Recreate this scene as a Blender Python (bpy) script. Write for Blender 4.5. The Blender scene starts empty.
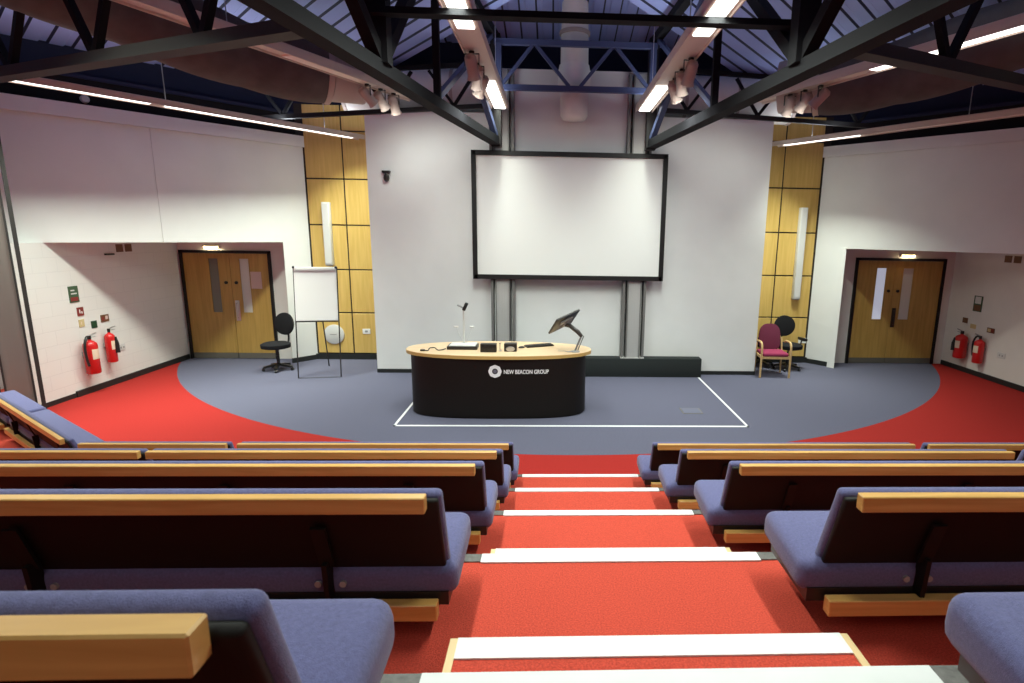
import bpy, bmesh, math, random
from mathutils import Vector, Matrix
R = math.radians
random.seed(7)
col = bpy.context.scene.collection
V = Vector

# ------------------------------------------------------------------ materials
def mat(name, c, rough=.6, metal=0, noise=0, nscale=40, bump=0, bscale=200, spec=.5, emis=None, estr=0, sheen=0):
    m = bpy.data.materials.new(name); m.use_nodes = True
    nt = m.node_tree; b = nt.nodes['Principled BSDF']
    b.inputs['Base Color'].default_value = (*c, 1)
    b.inputs['Roughness'].default_value = rough
    b.inputs['Metallic'].default_value = metal
    b.inputs['Specular IOR Level'].default_value = spec
    if sheen: b.inputs['Sheen Weight'].default_value = sheen
    if emis:
        b.inputs['Emission Color'].default_value = (*emis, 1); b.inputs['Emission Strength'].default_value = estr
    if noise or bump:
        tc = nt.nodes.new('ShaderNodeTexCoord')
    if noise:
        n = nt.nodes.new('ShaderNodeTexNoise'); n.inputs['Scale'].default_value = nscale; n.inputs['Detail'].default_value = 4
        nt.links.new(tc.outputs['Object'], n.inputs['Vector'])
        r = nt.nodes.new('ShaderNodeValToRGB'); r.color_ramp.elements[0].position = .3; r.color_ramp.elements[1].position = .7
        lo = [max(0, x * (1 - noise)) for x in c]; hi = [min(1, x * (1 + noise)) for x in c]
        r.color_ramp.elements[0].color = (*lo, 1); r.color_ramp.elements[1].color = (*hi, 1)
        nt.links.new(n.outputs['Fac'], r.inputs['Fac']); nt.links.new(r.outputs['Color'], b.inputs['Base Color'])
    if bump:
        n2 = nt.nodes.new('ShaderNodeTexNoise'); n2.inputs['Scale'].default_value = bscale; n2.inputs['Detail'].default_value = 3
        nt.links.new(tc.outputs['Object'], n2.inputs['Vector'])
        bp = nt.nodes.new('ShaderNodeBump'); bp.inputs['Strength'].default_value = bump; bp.inputs['Distance'].default_value = .01
        nt.links.new(n2.outputs['Fac'], bp.inputs['Height']); nt.links.new(bp.outputs['Normal'], b.inputs['Normal'])
    return m

def wood(name, c0, c1, axis=0, scale=6, rough=.45):
    m = mat(name, c0, rough); nt = m.node_tree; b = nt.nodes['Principled BSDF']
    tc = nt.nodes.new('ShaderNodeTexCoord'); mp = nt.nodes.new('ShaderNodeMapping')
    s = [scale * 5] * 3; s[axis] = scale * .35
    mp.inputs['Scale'].default_value = s
    n = nt.nodes.new('ShaderNodeTexNoise'); n.inputs['Scale'].default_value = 1.2; n.inputs['Detail'].default_value = 6; n.inputs['Distortion'].default_value = .6
    r = nt.nodes.new('ShaderNodeValToRGB'); r.color_ramp.elements[0].position = .32; r.color_ramp.elements[1].position = .68
    r.color_ramp.elements[0].color = (*c0, 1); r.color_ramp.elements[1].color = (*c1, 1)
    nt.links.new(tc.outputs['Object'], mp.inputs['Vector']); nt.links.new(mp.outputs['Vector'], n.inputs['Vector'])
    nt.links.new(n.outputs['Fac'], r.inputs['Fac']); nt.links.new(r.outputs['Color'], b.inputs['Base Color'])
    return m

M = {}
M['red'] = mat('red_carpet', (.50, .066, .042), .95, noise=.26, nscale=170, bump=.6, bscale=260, spec=.1)
M['white'] = mat('white_paint', (.76, .765, .745), .7, noise=.03, nscale=1.5, spec=.25)
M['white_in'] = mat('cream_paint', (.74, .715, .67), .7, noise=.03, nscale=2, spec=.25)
M['black'] = mat('black_paint', (.012, .011, .011), .6, spec=.3)
M['blackfab'] = mat('black_fabric', (.012, .012, .014), .9, bump=.3, spec=.2)
M['blackboard'] = mat('black_board', (.0085, .0075, .0065), .6, spec=.2)
M['skirt'] = mat('dark_skirting', (.018, .02, .02), .5, spec=.35)
M['plinth'] = mat('charcoal_carpet_plinth', (.022, .026, .026), .9, spec=.2)
M['navy'] = mat('navy_cladding', (.018, .022, .05), .75, spec=.2)
M['gapshade'] = mat('black_gap_shade', (.008, .008, .009), .8, spec=.2)
M['blue'] = mat('blue_bench_fabric', (.108, .110, .235), .95, noise=.14, nscale=120, bump=.35, bscale=500, spec=.12, sheen=.25)
M['timber'] = wood('bench_timber', (.48, .26, .07), (.62, .37, .12), 0, 5, .38)
M['timber_trim'] = wood('step_trim_timber', (.6, .42, .2), (.7, .52, .28), 1, 5, .5)
M['panel'] = wood('birch_wall_panel', (.60, .395, .105), (.70, .48, .15), 2, 3, .42)
M['door'] = wood('door_veneer', (.38, .235, .055), (.49, .305, .08), 2, 3, .4)
M['seam'] = mat('panel_seam', (.02, .014, .008), .7)
M['strip'] = mat('white_nosing', (.66, .67, .67), .6, noise=.04, nscale=6, spec=.3)
M['greynose'] = mat('grey_ribbed_nosing', (.09, .085, .08), .6, noise=.3, nscale=60)
M['trussgrey'] = mat('truss_dark_grey', (.035, .033, .032), .6, spec=.2)
M['steel'] = mat('navy_steel', (.05, .065, .14), .5, spec=.4)
M['darksteel'] = mat('charcoal_steel', (.010, .010, .012), .8, spec=.1)
M['brownsteel'] = mat('brown_grey_column', (.19, .17, .155), .45, spec=.4)
M['greysteel'] = mat('grey_column_paint', (.42, .41, .40), .45, spec=.4)
M['greydark'] = mat('dark_column_edge', (.15, .145, .14), .5, spec=.4)
M['ribshade'] = mat('roof_rib_shade', (.02, .025, .06), .7)
M['deck'] = mat('roof_deck', (.36, .43, .78), .6, spec=.3)
M['duct'] = mat('white_duct', (.74, .72, .68), .6, noise=.05, nscale=3, spec=.25)
M['fabduct'] = mat('brown_fabric_duct', (.105, .094, .086), .85, noise=.12, nscale=5, spec=.15)
M['ductring'] = mat('duct_ring', (.42, .34, .30), .6)
M['batten'] = mat('batten_paint', (.62, .53, .46), .55, spec=.3)
M['lamp'] = mat('lamp_diffuser', (.9, .9, .88), .5, emis=(1, .98, .93), estr=3.0)
M['lampdim'] = mat('opal_diffuser_off', (.8, .72, .64), .5)
M['down'] = mat('downlight_lens', (.9, .85, .6), .5, emis=(1, .75, .32), estr=.45)
M['spot'] = mat('spotlight_body', (.42, .33, .29), .5)
M['screen'] = mat('screen_cloth', (.72, .72, .70), .85, spec=.1)
M['frame'] = mat('black_frame', (.010, .009, .009), .5, spec=.3)
M['desktop'] = wood('desk_maple', (.66, .46, .27), (.74, .55, .35), 0, 4, .4)
M['deskedge'] = mat('desk_edge', (.55, .36, .12), .4)
M['deskbody'] = mat('desk_black_panel', (.008, .0065, .0055), .5, spec=.25)
M['logo'] = mat('white_vinyl', (.85, .86, .88), .5)
M['logodot'] = mat('slate_vinyl', (.12, .12, .16), .5)
M['grey'] = mat('grey_plastic', (.3, .3, .3), .5)
M['midgrey'] = mat('mid_grey_paint', (.12, .11, .09), .6)
M['silver'] = mat('silver_metal', (.6, .6, .6), .3, .9)
M['palegrey'] = mat('pale_grey_plastic', (.62, .62, .60), .5)
M['blackplast'] = mat('black_plastic', (.012, .011, .011), .4)
M['brownplast'] = mat('brown_black_plastic', (.018, .014, .012), .35)
M['purple'] = mat('plum_fabric', (.125, .025, .05), .95, noise=.15, nscale=100, spec=.15)
M['magenta'] = mat('plum_seat_fabric', (.26, .035, .085), .95, noise=.15, nscale=100, spec=.15)
M['beech'] = wood('beech_frame', (.52, .34, .14), (.62, .42, .20), 2, 8, .4)
M['redgloss'] = mat('extinguisher_red', (.55, .015, .015), .3, spec=.5)
M['cream'] = mat('label_cream', (.72, .6, .45), .6)
M['paperwhite'] = mat('paper_white', (.82, .82, .80), .8, spec=.1)
M['paperpink'] = mat('paper_pinkish', (.62, .46, .42), .8, spec=.1)
M['green'] = mat('sign_green', (.05, .10, .05), .6)
M['darkgreen'] = mat('sign_dark_green', (.01, .05, .02), .6)
M['signred'] = mat('sign_red', (.22, .03, .025), .6)
M['brown'] = mat('sign_brown', (.16, .07, .03), .6)
M['yellow'] = mat('sign_yellow', (.6, .48, .24), .6)
M['glassgrey'] = mat('wired_glass', (.17, .17, .14), .2, spec=.5)
M['glasswhite'] = mat('frosted_glass', (.62, .62, .58), .3, spec=.5)
M['glassblue'] = mat('lit_corridor_glass', (.6, .63, .72), .25, emis=(.62, .68, .85), estr=.35)
M['tape'] = mat('white_tape', (.78, .78, .80), .7)
M['floorlid'] = mat('floor_box_lid', (.12, .123, .18), .9)

# stage carpet: blue inside a big circle, red outside it; plus blockwork on the recess walls
def carpet_stage():
    m = bpy.data.materials.new('stage_carpet'); m.use_nodes = True
    nt = m.node_tree; b = nt.nodes['Principled BSDF']; L = nt.links.new
    b.inputs['Roughness'].default_value = .95; b.inputs['Specular IOR Level'].default_value = .1
    tc = nt.nodes.new('ShaderNodeTexCoord')
    d = nt.nodes.new('ShaderNodeVectorMath'); d.operation = 'DISTANCE'; d.inputs[1].default_value = (.35, 15.75, 0)
    L(tc.outputs['Object'], d.inputs[0])
    lt = nt.nodes.new('ShaderNodeMath'); lt.operation = 'LESS_THAN'; lt.inputs[1].default_value = 8.82
    L(d.outputs['Value'], lt.inputs[0])
    n = nt.nodes.new('ShaderNodeTexNoise'); n.inputs['Scale'].default_value = 60; n.inputs['Detail'].default_value = 5
    L(tc.outputs['Object'], n.inputs['Vector'])
    ra = nt.nodes.new('ShaderNodeValToRGB'); rb = nt.nodes.new('ShaderNodeValToRGB')
    for r, c in ((ra, (.33, .024, .020)), (rb, (.113, .113, .162))):
        k = .18
        r.color_ramp.elements[0].position = .3; r.color_ramp.elements[1].position = .7
        r.color_ramp.elements[0].color = (*[x * (1 - k) for x in c], 1); r.color_ramp.elements[1].color = (*[x * (1 + k) for x in c], 1)
        L(n.outputs['Fac'], r.inputs['Fac'])
    mx = nt.nodes.new('ShaderNodeMix'); mx.data_type = 'RGBA'
    L(lt.outputs['Value'], mx.inputs['Factor']); L(ra.outputs['Color'], mx.inputs['A']); L(rb.outputs['Color'], mx.inputs['B'])
    L(mx.outputs['Result'], b.inputs['Base Color'])
    return m
M['stage'] = carpet_stage()

def blockwork():
    m = mat('painted_blockwork', (.75, .74, .71), .7, spec=.25); nt = m.node_tree; b = nt.nodes['Principled BSDF']; L = nt.links.new
    tc = nt.nodes.new('ShaderNodeTexCoord'); mp = nt.nodes.new('ShaderNodeMapping')
    mp.inputs['Rotation'].default_value = (R(90), 0, R(90))
    sep = nt.nodes.new('ShaderNodeSeparateXYZ'); cmb = nt.nodes.new('ShaderNodeCombineXYZ')
    L(tc.outputs['Object'], sep.inputs[0]); L(sep.outputs['Y'], cmb.inputs['X']); L(sep.outputs['Z'], cmb.inputs['Y'])
    br = nt.nodes.new('ShaderNodeTexBrick'); br.inputs['Scale'].default_value = 1
    br.inputs['Brick Width'].default_value = .45; br.inputs['Row Height'].default_value = .225; br.inputs['Mortar Size'].default_value = .006
    br.inputs['Color1'].default_value = (.75, .74, .71, 1); br.inputs['Color2'].default_value = (.74, .73, .70, 1); br.inputs['Mortar'].default_value = (.70, .69, .665, 1)
    L(cmb.outputs[0], br.inputs['Vector']); L(br.outputs['Color'], b.inputs['Base Color'])
    bp = nt.nodes.new('ShaderNodeBump'); bp.inputs['Strength'].default_value = .3; bp.inputs['Distance'].default_value = .01; bp.invert = True
    L(br.outputs['Fac'], bp.inputs['Height']); L(bp.outputs['Normal'], b.inputs['Normal'])
    return m
M['block'] = blockwork()

# ------------------------------------------------------------------ mesh builder
class MB:
    def __init__(s): s.bm = bmesh.new(); s.mi = 0
    def _f(s, vs):
        try: f = s.bm.faces.new(vs); f.material_index = s.mi; return f
        except ValueError: return None
    def box(s, c, d, rot=None, bevel=0, seg=2):
        t = bmesh.new(); bmesh.ops.create_cube(t, size=1)
        for v in t.verts: v.co = V((v.co.x * d[0], v.co.y * d[1], v.co.z * d[2]))
        if bevel: bmesh.ops.bevel(t, geom=t.edges[:], offset=bevel, segments=seg, profile=.5, affect='EDGES')
        m = Matrix.Translation(c) @ (rot.to_4x4() if rot is not None else Matrix())
        s._merge(t, m); return s
    def b2(s, a, b, bevel=0, seg=2):
        return s.box([(a[i] + b[i]) / 2 for i in range(3)], [abs(b[i] - a[i]) for i in range(3)], None, bevel, seg)
    def _merge(s, t, m=None):
        mp = {}
        for v in t.verts: mp[v] = s.bm.verts.new(m @ v.co if m is not None else v.co)
        for f in t.faces: s._f([mp[v] for v in f.verts])
        t.free()
    def bar(s, p0, p1, w, h, bevel=0):
        p0, p1 = V(p0), V(p1); d = p1 - p0; y = d.normalized()
        up = V((0, 0, 1)) if abs(y.z) < .95 else V((1, 0, 0))
        x = y.cross(up).normalized(); z = x.cross(y)
        rot = Matrix((x, y, z)).transposed()
        return s.box((p0 + p1) / 2, (w, d.length, h), rot, bevel)
    def ring_loft(s, rings, cap=True, closed=False):
        rr = [[s.bm.verts.new(p) for p in r] for r in rings]; n = len(rr[0])
        for i in range(len(rr) - 1 + (1 if closed else 0)):
            a, b = rr[i], rr[(i + 1) % len(rr)]
            for k in range(n): s._f([a[k], a[(k + 1) % n], b[(k + 1) % n], b[k]])
        if cap and not closed: s._f(rr[0][::-1]); s._f(rr[-1])
        return s
    def tube(s, pts, r, n=12, cap=True, flat=1.0):
        pts = [V(p) for p in pts]; rs = r if isinstance(r, (list, tuple)) else [r] * len(pts)
        t0 = (pts[1] - pts[0]).normalized(); up = V((0, 0, 1)) if abs(t0.z) < .9 else V((1, 0, 0))
        x = t0.cross(up).normalized(); rings = []
        for i, p in enumerate(pts):
            t = (pts[min(i + 1, len(pts) - 1)] - pts[max(i - 1, 0)]).normalized()
            x = (x - t * x.dot(t)).normalized(); y = t.cross(x)
            rings.append([p + x * math.cos(a) * rs[i] + y * math.sin(a) * rs[i] * flat for a in [2 * math.pi * k / n for k in range(n)]])
        return s.ring_loft(rings, cap)
    def cyl(s, p0, p1, r, r1=None, n=16): return s.tube([p0, p1], [r, r if r1 is None else r1], n)
    def prism(s, poly, z0, z1):
        s.ring_loft([[V((x, y, z0)) for x, y in poly], [V((x, y, z1)) for x, y in poly]]); return s
    def lathe(s, prof, c=(0, 0, 0), n=20):
        rings = [[V((c[0] + r * math.cos(2 * math.pi * k / n), c[1] + r * math.sin(2 * math.pi * k / n), c[2] + z)) for k in range(n)] for r, z in prof]
        return s.ring_loft(rings)
    def build(s, name, mats, parent=None, smooth=35):
        bmesh.ops.recalc_face_normals(s.bm, faces=s.bm.faces[:])
        if parent is not None and parent.get('_w'):
            s.bm.transform(parent_inv(parent))
        me = bpy.data.meshes.new(name); s.bm.to_mesh(me); s.bm.free()
        for m in (mats if isinstance(mats, (list, tuple)) else [mats]): me.materials.append(m)
        if smooth:
            for p in me.polygons: p.use_smooth = True
            me.set_sharp_from_angle(angle=R(smooth))
        o = bpy.data.objects.new(name, me); col.objects.link(o)
        if parent is not None: o.parent = parent
        return o

def parent_inv(p):
    if p.parent is not None or p.type != 'EMPTY': return Matrix()
    return (Matrix.Translation(p.location) @ Matrix.Rotation(p.rotation_euler.z, 4, 'Z')).inverted()
def tag(o, label, cat, group=None):
    o['label'] = label; o['category'] = cat
    if group: o['group'] = group
    return o
WORLD = []
def thing(name, label, cat, loc, rz=0, group=None, world=True):
    """an Empty at the thing's base; with world=True its parts are given in room coordinates"""
    o = bpy.data.objects.new(name, None); col.objects.link(o); o.empty_display_size = .1
    o.location = loc; o.rotation_euler = (0, 0, rz)
    if world: o['_w'] = 1; WORLD.append(o)
    return tag(o, label, cat, group)
def struct(o): o['kind'] = 'structure'; return o
def dup(root, loc, rz=0, label=None, group=None):
    r = root.copy(); col.objects.link(r); r.location = loc; r.rotation_euler = (0, 0, rz)
    if label: r['label'] = label
    if group: r['group'] = group
    for ch in list(root.children):
        c = ch.copy(); col.objects.link(c); c.parent = r
        for g in list(ch.children):
            d = g.copy(); col.objects.link(d); d.parent = c
    return r

# ------------------------------------------------------------------ setting
PL0, PL1 = V((-5.02, 12.48, 0)), V((-7.75, 9.20, 0))      # left slanted wall, foot to column
PR0, PR1 = V((5.63, 12.50, 0)), V((8.75, 8.76, 0))        # right slanted wall
YW = 11.27; XL, XR = -3.41, 4.09                          # white front wall
RISE, GO, N1 = .3545, 1.091, 5.503
AX0, AX1 = -.284, .882                                    # the aisle stair

m = MB(); m.b2((-13, -5, -.1), (14, 14, 0)); struct(m.build('floor', M['stage']))
# tiers
for k in range(1, 6):
    yf = N1 - (k - 1) * GO; dx = .3635 * (k - 1)
    xl, xr = -3.88 - dx, 4.48 + dx; s = .75
    poly = [(xl, yf), (-9.6, yf + s * (xl + 9.6) if k < 5 else yf + .2), (-9.6, -4.5), (10.3, -4.5), (10.3, yf + s * (10.3 - xr) if k < 5 else yf + .2), (xr, yf)]
    if k >= 2: poly[1] = (-9.6, min(poly[1][1], 6.2)); poly[4] = (10.3, min(poly[4][1], 6.2))
    else: poly[1] = (-8.1, yf + s * (xl + 8.1)); poly[2] = (-8.1, -4.5); poly[3] = (9.2, -4.5); poly[4] = (9.2, yf + s * (9.2 - xr))
    m = MB(); m.prism(poly, (k - 1) * RISE, k * RISE); struct(m.build('floor_tier', M['red']))
# half steps with timber cheeks and nosings on the aisle
for k in range(0, 5):
    yn = N1 - k * GO; z0 = k * RISE; zt = z0 + RISE / 2
    m = MB(); m.b2((AX0 + .022, yn, z0), (AX1 - .022, yn + .344, zt)); struct(m.build('floor_half_step', M['red']))
    m = MB()
    m.b2((AX0, yn, z0), (AX0 + .022, yn + .35, zt + .004)); m.b2((AX1 - .022, yn, z0), (AX1, yn + .35, zt + .004))
    struct(m.build('trim_%d' % (10 + k), M['timber_trim'], smooth=0))
    m = MB(); m.b2((AX0 + .022, yn + .268, zt - .02), (AX1 - .022, yn + .352, zt + .005)); struct(m.build('trim_%d' % (20 + k), M['strip'], smooth=0))
    m = MB(); m.b2((AX0, yn - .058, z0 + RISE - .03), (AX1, yn + .006, z0 + RISE + .006)); struct(m.build('trim_%d' % (30 + k), M['strip'], smooth=0))
    m = MB(); m.b2((AX0 - .1, yn - .05, z0 + RISE - .03), (AX0, yn + .006, z0 + RISE + .005)); m.b2((AX1, yn - .05, z0 + RISE - .03), (AX1 + .1, yn + .006, z0 + RISE + .005))
    struct(m.build('trim_%d' % (40 + k), M['greynose'], smooth=0))

# white front wall (a box standing in front of the timber back wall)
m = MB()
m.b2((XL, YW, 0), (XR, YW + .2, 4.86)); m.b2((-1.0, YW + .002, 4.86), (1.7, YW + .2, 5.62)); m.b2((XL, YW + .2, 0), (XL + .14, 12.46, 4.86)); m.b2((XR - .14, YW + .2, 0), (XR, 12.46, 4.86))
struct(m.build('wall_front', M['white']))
m = MB(); m.b2((-3.415, YW - .015, 0), (.62, YW, .075)); m.b2((2.93, YW - .015, 0), (4.095, YW, .075)); m.b2((4.09, YW, 0), (4.105, 12.44, .075))
struct(m.build('baseboard_front', M['skirt']))
m = MB(); m.b2((.0, 11.02, 0), (2.94, YW - .001, .37), .006)
tag(m.build('low_plinth', M['plinth']), 'low charcoal boxed plinth along the foot of the white front wall', 'plinth')
# dark wall above everything at the far end
m = MB(); m.b2((-6.2, 12.52, 4.3), (7, 12.7, 7.6)); struct(m.build('wall_far', M['navy']))

def panel_wall(x0, x1, xs, name):
    m = MB(); m.b2((x0 - .15, 12.47, 0), (x1 + .15, 12.6, 5.17))
    m.mi = 1; g = .014
    zs = [.13, 1.01, 1.92, 2.83, 3.745, 4.67, 5.17]; xx = [x0, xs, x1]
    for i in range(2):
        for j in range(6):
            m.b2((xx[i] + g, 12.452, zs[j] + g), (xx[i + 1] - g, 12.475, zs[j + 1] - g), .004, 1)
    o = struct(m.build(name, [M['seam'], M['panel']]))
    m = MB(); m.b2((x0 - .15, 12.44, 0), (x1 + .13, 12.47, .12)); struct(m.build('baseboard_' + name[5:], M['skirt']))
panel_wall(-5.0, -3.30, -4.245, 'wall_panelled_left'); panel_wall(4.0, 5.62, 4.81, 'wall_panelled_right')

def slanted(p0, p1, side, zb, zt, seam, xs_side, pier_x):
    """slanted white wall over the door recess; side = -1 left, 1 right"""
    d = (p1 - p0).normalized(); n = V((-d.y, d.x, 0)) * (1 if side < 0 else -1)
    if n.y > 0: n = -n                                   # n faces the room
    def P(t, off): q = p0 + d * t + n * off; return (q.x, q.y)
    L = (p1 - p0).length; L2 = L + 5.5
    def slab(m, t0, t1, o0, o1, z0, z1): m.prism([P(t0, o0), P(t1, o0), P(t1, o1), P(t0, o1)], z0, z1)
    m = MB()
    a = 0
    for b in seam + [L]:
        slab(m, a + .006, b - (.006 if b < L else 0), 0, -.2, zb, zt - .215); a = b
    slab(m, 0, L, -.012, -.2, zb + .01, zt)
    struct(m.build('wall_%s_upper' % ('left' if side < 0 else 'right'), M['white']))
    m = MB(); slab(m, -.03, L2, .045, -.2, zt - .21, zt); struct(m.build('trim_%d' % (1 if side < 0 else 2), M['white']))
    m = MB(); slab(m, L, L2, 0, -.2, zb, zt - .2); slab(m, L, L2, -.07, -.2, 0, zb); struct(m.build('wall_%s' % ('left' if side < 0 else 'right'), M['white']))
    # pier between recess and timber wall
    tp = (V((pier_x, 0, 0)).x - p0.x) / d.x
    m = MB(); a, b = P(0, 0), P(tp, 0)
    m.prism([a, b, (b[0], 12.5), (a[0], 12.5)], 0, zb); struct(m.build('wall_pier_%s' % ('left' if side < 0 else 'right'), M['white']))
    m = MB(); m.prism([P(.0, 0), P(tp + .012, 0), P(tp + .012, .014), P(0, .014)], 0, .1)
    m.b2((b[0] - (.014 if side < 0 else 0), b[1], 0), (b[0] + (0 if side < 0 else .014), 12.4, .1))
    struct(m.build('baseboard_pier_%s' % ('left' if side < 0 else 'right'), M['skirt']))
    # strip above the wall with the gap's shadow painted black, then navy cladding up to the roof
    m = MB(); slab(m, -.4, L2, -.12, -.2, zt, zt + .42); struct(m.build('wall_gap_shade_%s' % ('left' if side < 0 else 'right'), M['gapshade']))
    m = MB(); slab(m, -.6, L2 + 2, -.45, -.55, zt + .2, 7.6); slab(m, -.4, L2, -.1, -.5, zt + .4, zt + .46)
    struct(m.build('wall_clerestory_%s' % ('left' if side < 0 else 'right'), M['navy']))
    # recess: ceiling, side wall, door wall
    q = P(L, -.1)
    m = MB()
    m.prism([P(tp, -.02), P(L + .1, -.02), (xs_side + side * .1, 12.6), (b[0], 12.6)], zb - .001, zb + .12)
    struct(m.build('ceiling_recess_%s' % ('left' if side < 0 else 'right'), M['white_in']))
    return P, L, b
PLf, LL, BL = slanted(PL0, PL1, -1, 2.475, 4.555, [2.62], -7.7, -5.38)
PRf, LR, BR = slanted(PR0, PR1, 1, 2.525, 4.585, [], 8.75, 6.03)

m = MB(); m.prism([(5.955, 12.05), (5.94, 12.02), (6.04, 11.90), (6.05, 11.95), (6.05, 12.05)], 0, 2.52); struct(m.build('trim_3', M['white']))
m = MB(); m.b2((-7.9, 8.62, 0), (-7.7, 12.6, 2.474)); struct(m.build('wall_recess_left', M['block']))
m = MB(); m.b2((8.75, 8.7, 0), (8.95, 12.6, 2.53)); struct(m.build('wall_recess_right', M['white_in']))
m = MB(); m.b2((-7.71, 9.42, 0), (-7.672, 12.4, .1)); m.b2((-7.80, 8.61, 0), (-7.69, 9.42, .075)); struct(m.build('baseboard_left', M['skirt']))
m = MB(); m.b2((8.722, 8.8, 0), (8.76, 12.4, .1)); struct(m.build('baseboard_right', M['skirt']))
for nm, x0, x1, a, b in (('left', -7.8, -5.3, -7.66, -5.83), ('right', 5.95, 8.85, 6.55, 8.55)):
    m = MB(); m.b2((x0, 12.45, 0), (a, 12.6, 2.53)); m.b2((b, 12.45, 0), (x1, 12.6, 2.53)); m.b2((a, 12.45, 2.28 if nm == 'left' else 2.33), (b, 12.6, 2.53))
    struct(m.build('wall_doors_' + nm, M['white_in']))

def double_door(idx, a, b, top, mid, panes, g0, g1, notice):
    m = MB(); fw = .055
    m.b2((a, 12.40, 0), (a + fw, 12.55, top)); m.b2((b - fw, 12.40, 0), (b, 12.55, top)); m.b2((a, 12.40, top - fw), (b, 12.55, top))
    fr = struct(m.build('door_%d' % idx, M['frame']))
    for j, (xa, xb) in enumerate(((a + fw + .004, mid - .004), (mid + .004, b - fw - .004))):
        m = MB(); p0, p1 = panes[j]
        # leaf built round its vision panel
        m.b2((xa, 12.43, .13), (p0, 12.48, top - fw - .005)); m.b2((p1, 12.43, .13), (xb, 12.48, top - fw - .005))
        m.b2((p0, 12.43, .13), (p1, 12.48, .99)); m.b2((p0, 12.43, 2.12), (p1, 12.48, top - fw - .005))
        lf = m.build('leaf', M['door'], fr, smooth=0)
        m = MB(); m.b2((p0, 12.445, .99), (p1, 12.46, 2.12)); m.build('vision_panel', (g0, g1)[j], lf)
        m = MB()
        for q in ((p0 - .012, .978, p0 + .006, 2.132), (p1 - .006, .978, p1 + .012, 2.132), (p0, .978, p1, .996), (p0, 2.114, p1, 2.132)):
            m.b2((q[0], 12.424, q[1]), (q[2], 12.44, q[3]))
        m.build('bead', M['door'], lf)
        m = MB(); m.b2((xa + .004, 12.424, .012), (xb - .004, 12.475, .128)); m.build('kick_plate', M['midgrey'], lf)
        if j == 1:
            m = MB(); m.b2((xa + .03, 12.422, .82), (xa + .12, 12.432, 1.25), .006); m.build('push_plate', M['silver'] if notice else M['brownplast'], lf)
            m = MB(); m.tube([(xa + .075, 12.43, 1.2), (xa + .075, 12.38, 1.18), (xa + .075, 12.38, .9), (xa + .075, 12.43, .88)], .011, 8); m.build('pull_handle', M['silver'] if notice else M['brownplast'], lf)
        m = MB(); cx = xb - .1 if j == 0 else xa + .1
        m.cyl((cx, 12.43, 1.62), (cx, 12.405, 1.62), .032); m.build('lock_rose', M['blackplast'], lf)
    if notice:
        m = MB(); m.b2((mid + .38, 12.424, 1.50), (mid + .62, 12.429, 1.85)); tag(m.build('paper_notice', M['paperpink']), 'pinkish white paper notice taped to the right leaf of the left double door', 'notice')
double_door(1, -7.66, -5.83, 2.28, -6.67, ((-7.10, -6.90), (-6.48, -6.28)), M['glassgrey'], M['glasswhite'], True)
double_door(2, 6.55, 8.55, 2.33, 7.44, ((7.03, 7.25), (7.62, 7.86)), M['glassblue'], M['glasswhite'], False)

# ------------------------------------------------------------------ roof
def deck(name, o, u, v, wu, lv, rib=.30, h=.022):
    """trapezoid-ribbed sheet; ribs run along v, stacked along u"""
    o, u, v = V(o), V(u).normalized(), V(v).normalized(); n = u.cross(v).normalized()
    if n.z < 0: n = -n
    prof = []; x = 0
    while x < wu:
        prof += [(x, 0), (x + rib * .55, 0), (x + rib * .65, h), (x + rib * .9, h)]; x += rib
    m = MB(); A = [m.bm.verts.new(o + u * a + n * b) for a, b in prof]; B = [m.bm.verts.new(o + u * a + n * b + v * lv) for a, b in prof]
    for i in range(len(A) - 1):
        m.mi = 1 if i % 4 == 1 else 0; m._f([A[i], A[i + 1], B[i + 1], B[i]])  # one flank of each rib coloured dark in place of its shading
    return struct(m.build(name, [M['deck'], M['ribshade']], smooth=0))
deck('ceiling', (-3.2, 12.7, 6.34), (1, 0, 0), (0, -1, .2), 7.2, 17.5)
dl = (PL1 - PL0).normalized(); dr = (PR1 - PR0).normalized()
nl = V((.768, -.640, 0)); nr = V((-.768, -.640, 0))
deck('ceiling_left', PL0 + V((-.35, .3, 5.45)) - dl * 1.0, dl, nl + V((0, 0, .17)), 13, 8.0)
deck('ceiling_right', PR0 + V((.35, .3, 5.45)) - dr * 1.0, dr, nr + V((0, 0, .17)), 13, 8.0)
m = MB(); m.b2((-12, -4.6, 0), (13, -4.5, 10)); struct(m.build('wall_rear', M['plinth']))
m = MB(); m.b2((-10.2, -4.5, 0), (-10, 6.6, 7.5)); struct(m.build('wall_side_left', M['plinth']))
m = MB(); m.b2((10.7, -4.5, 0), (10.9, 6.6, 7.5)); struct(m.build('wall_side_right', M['plinth']))

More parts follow.
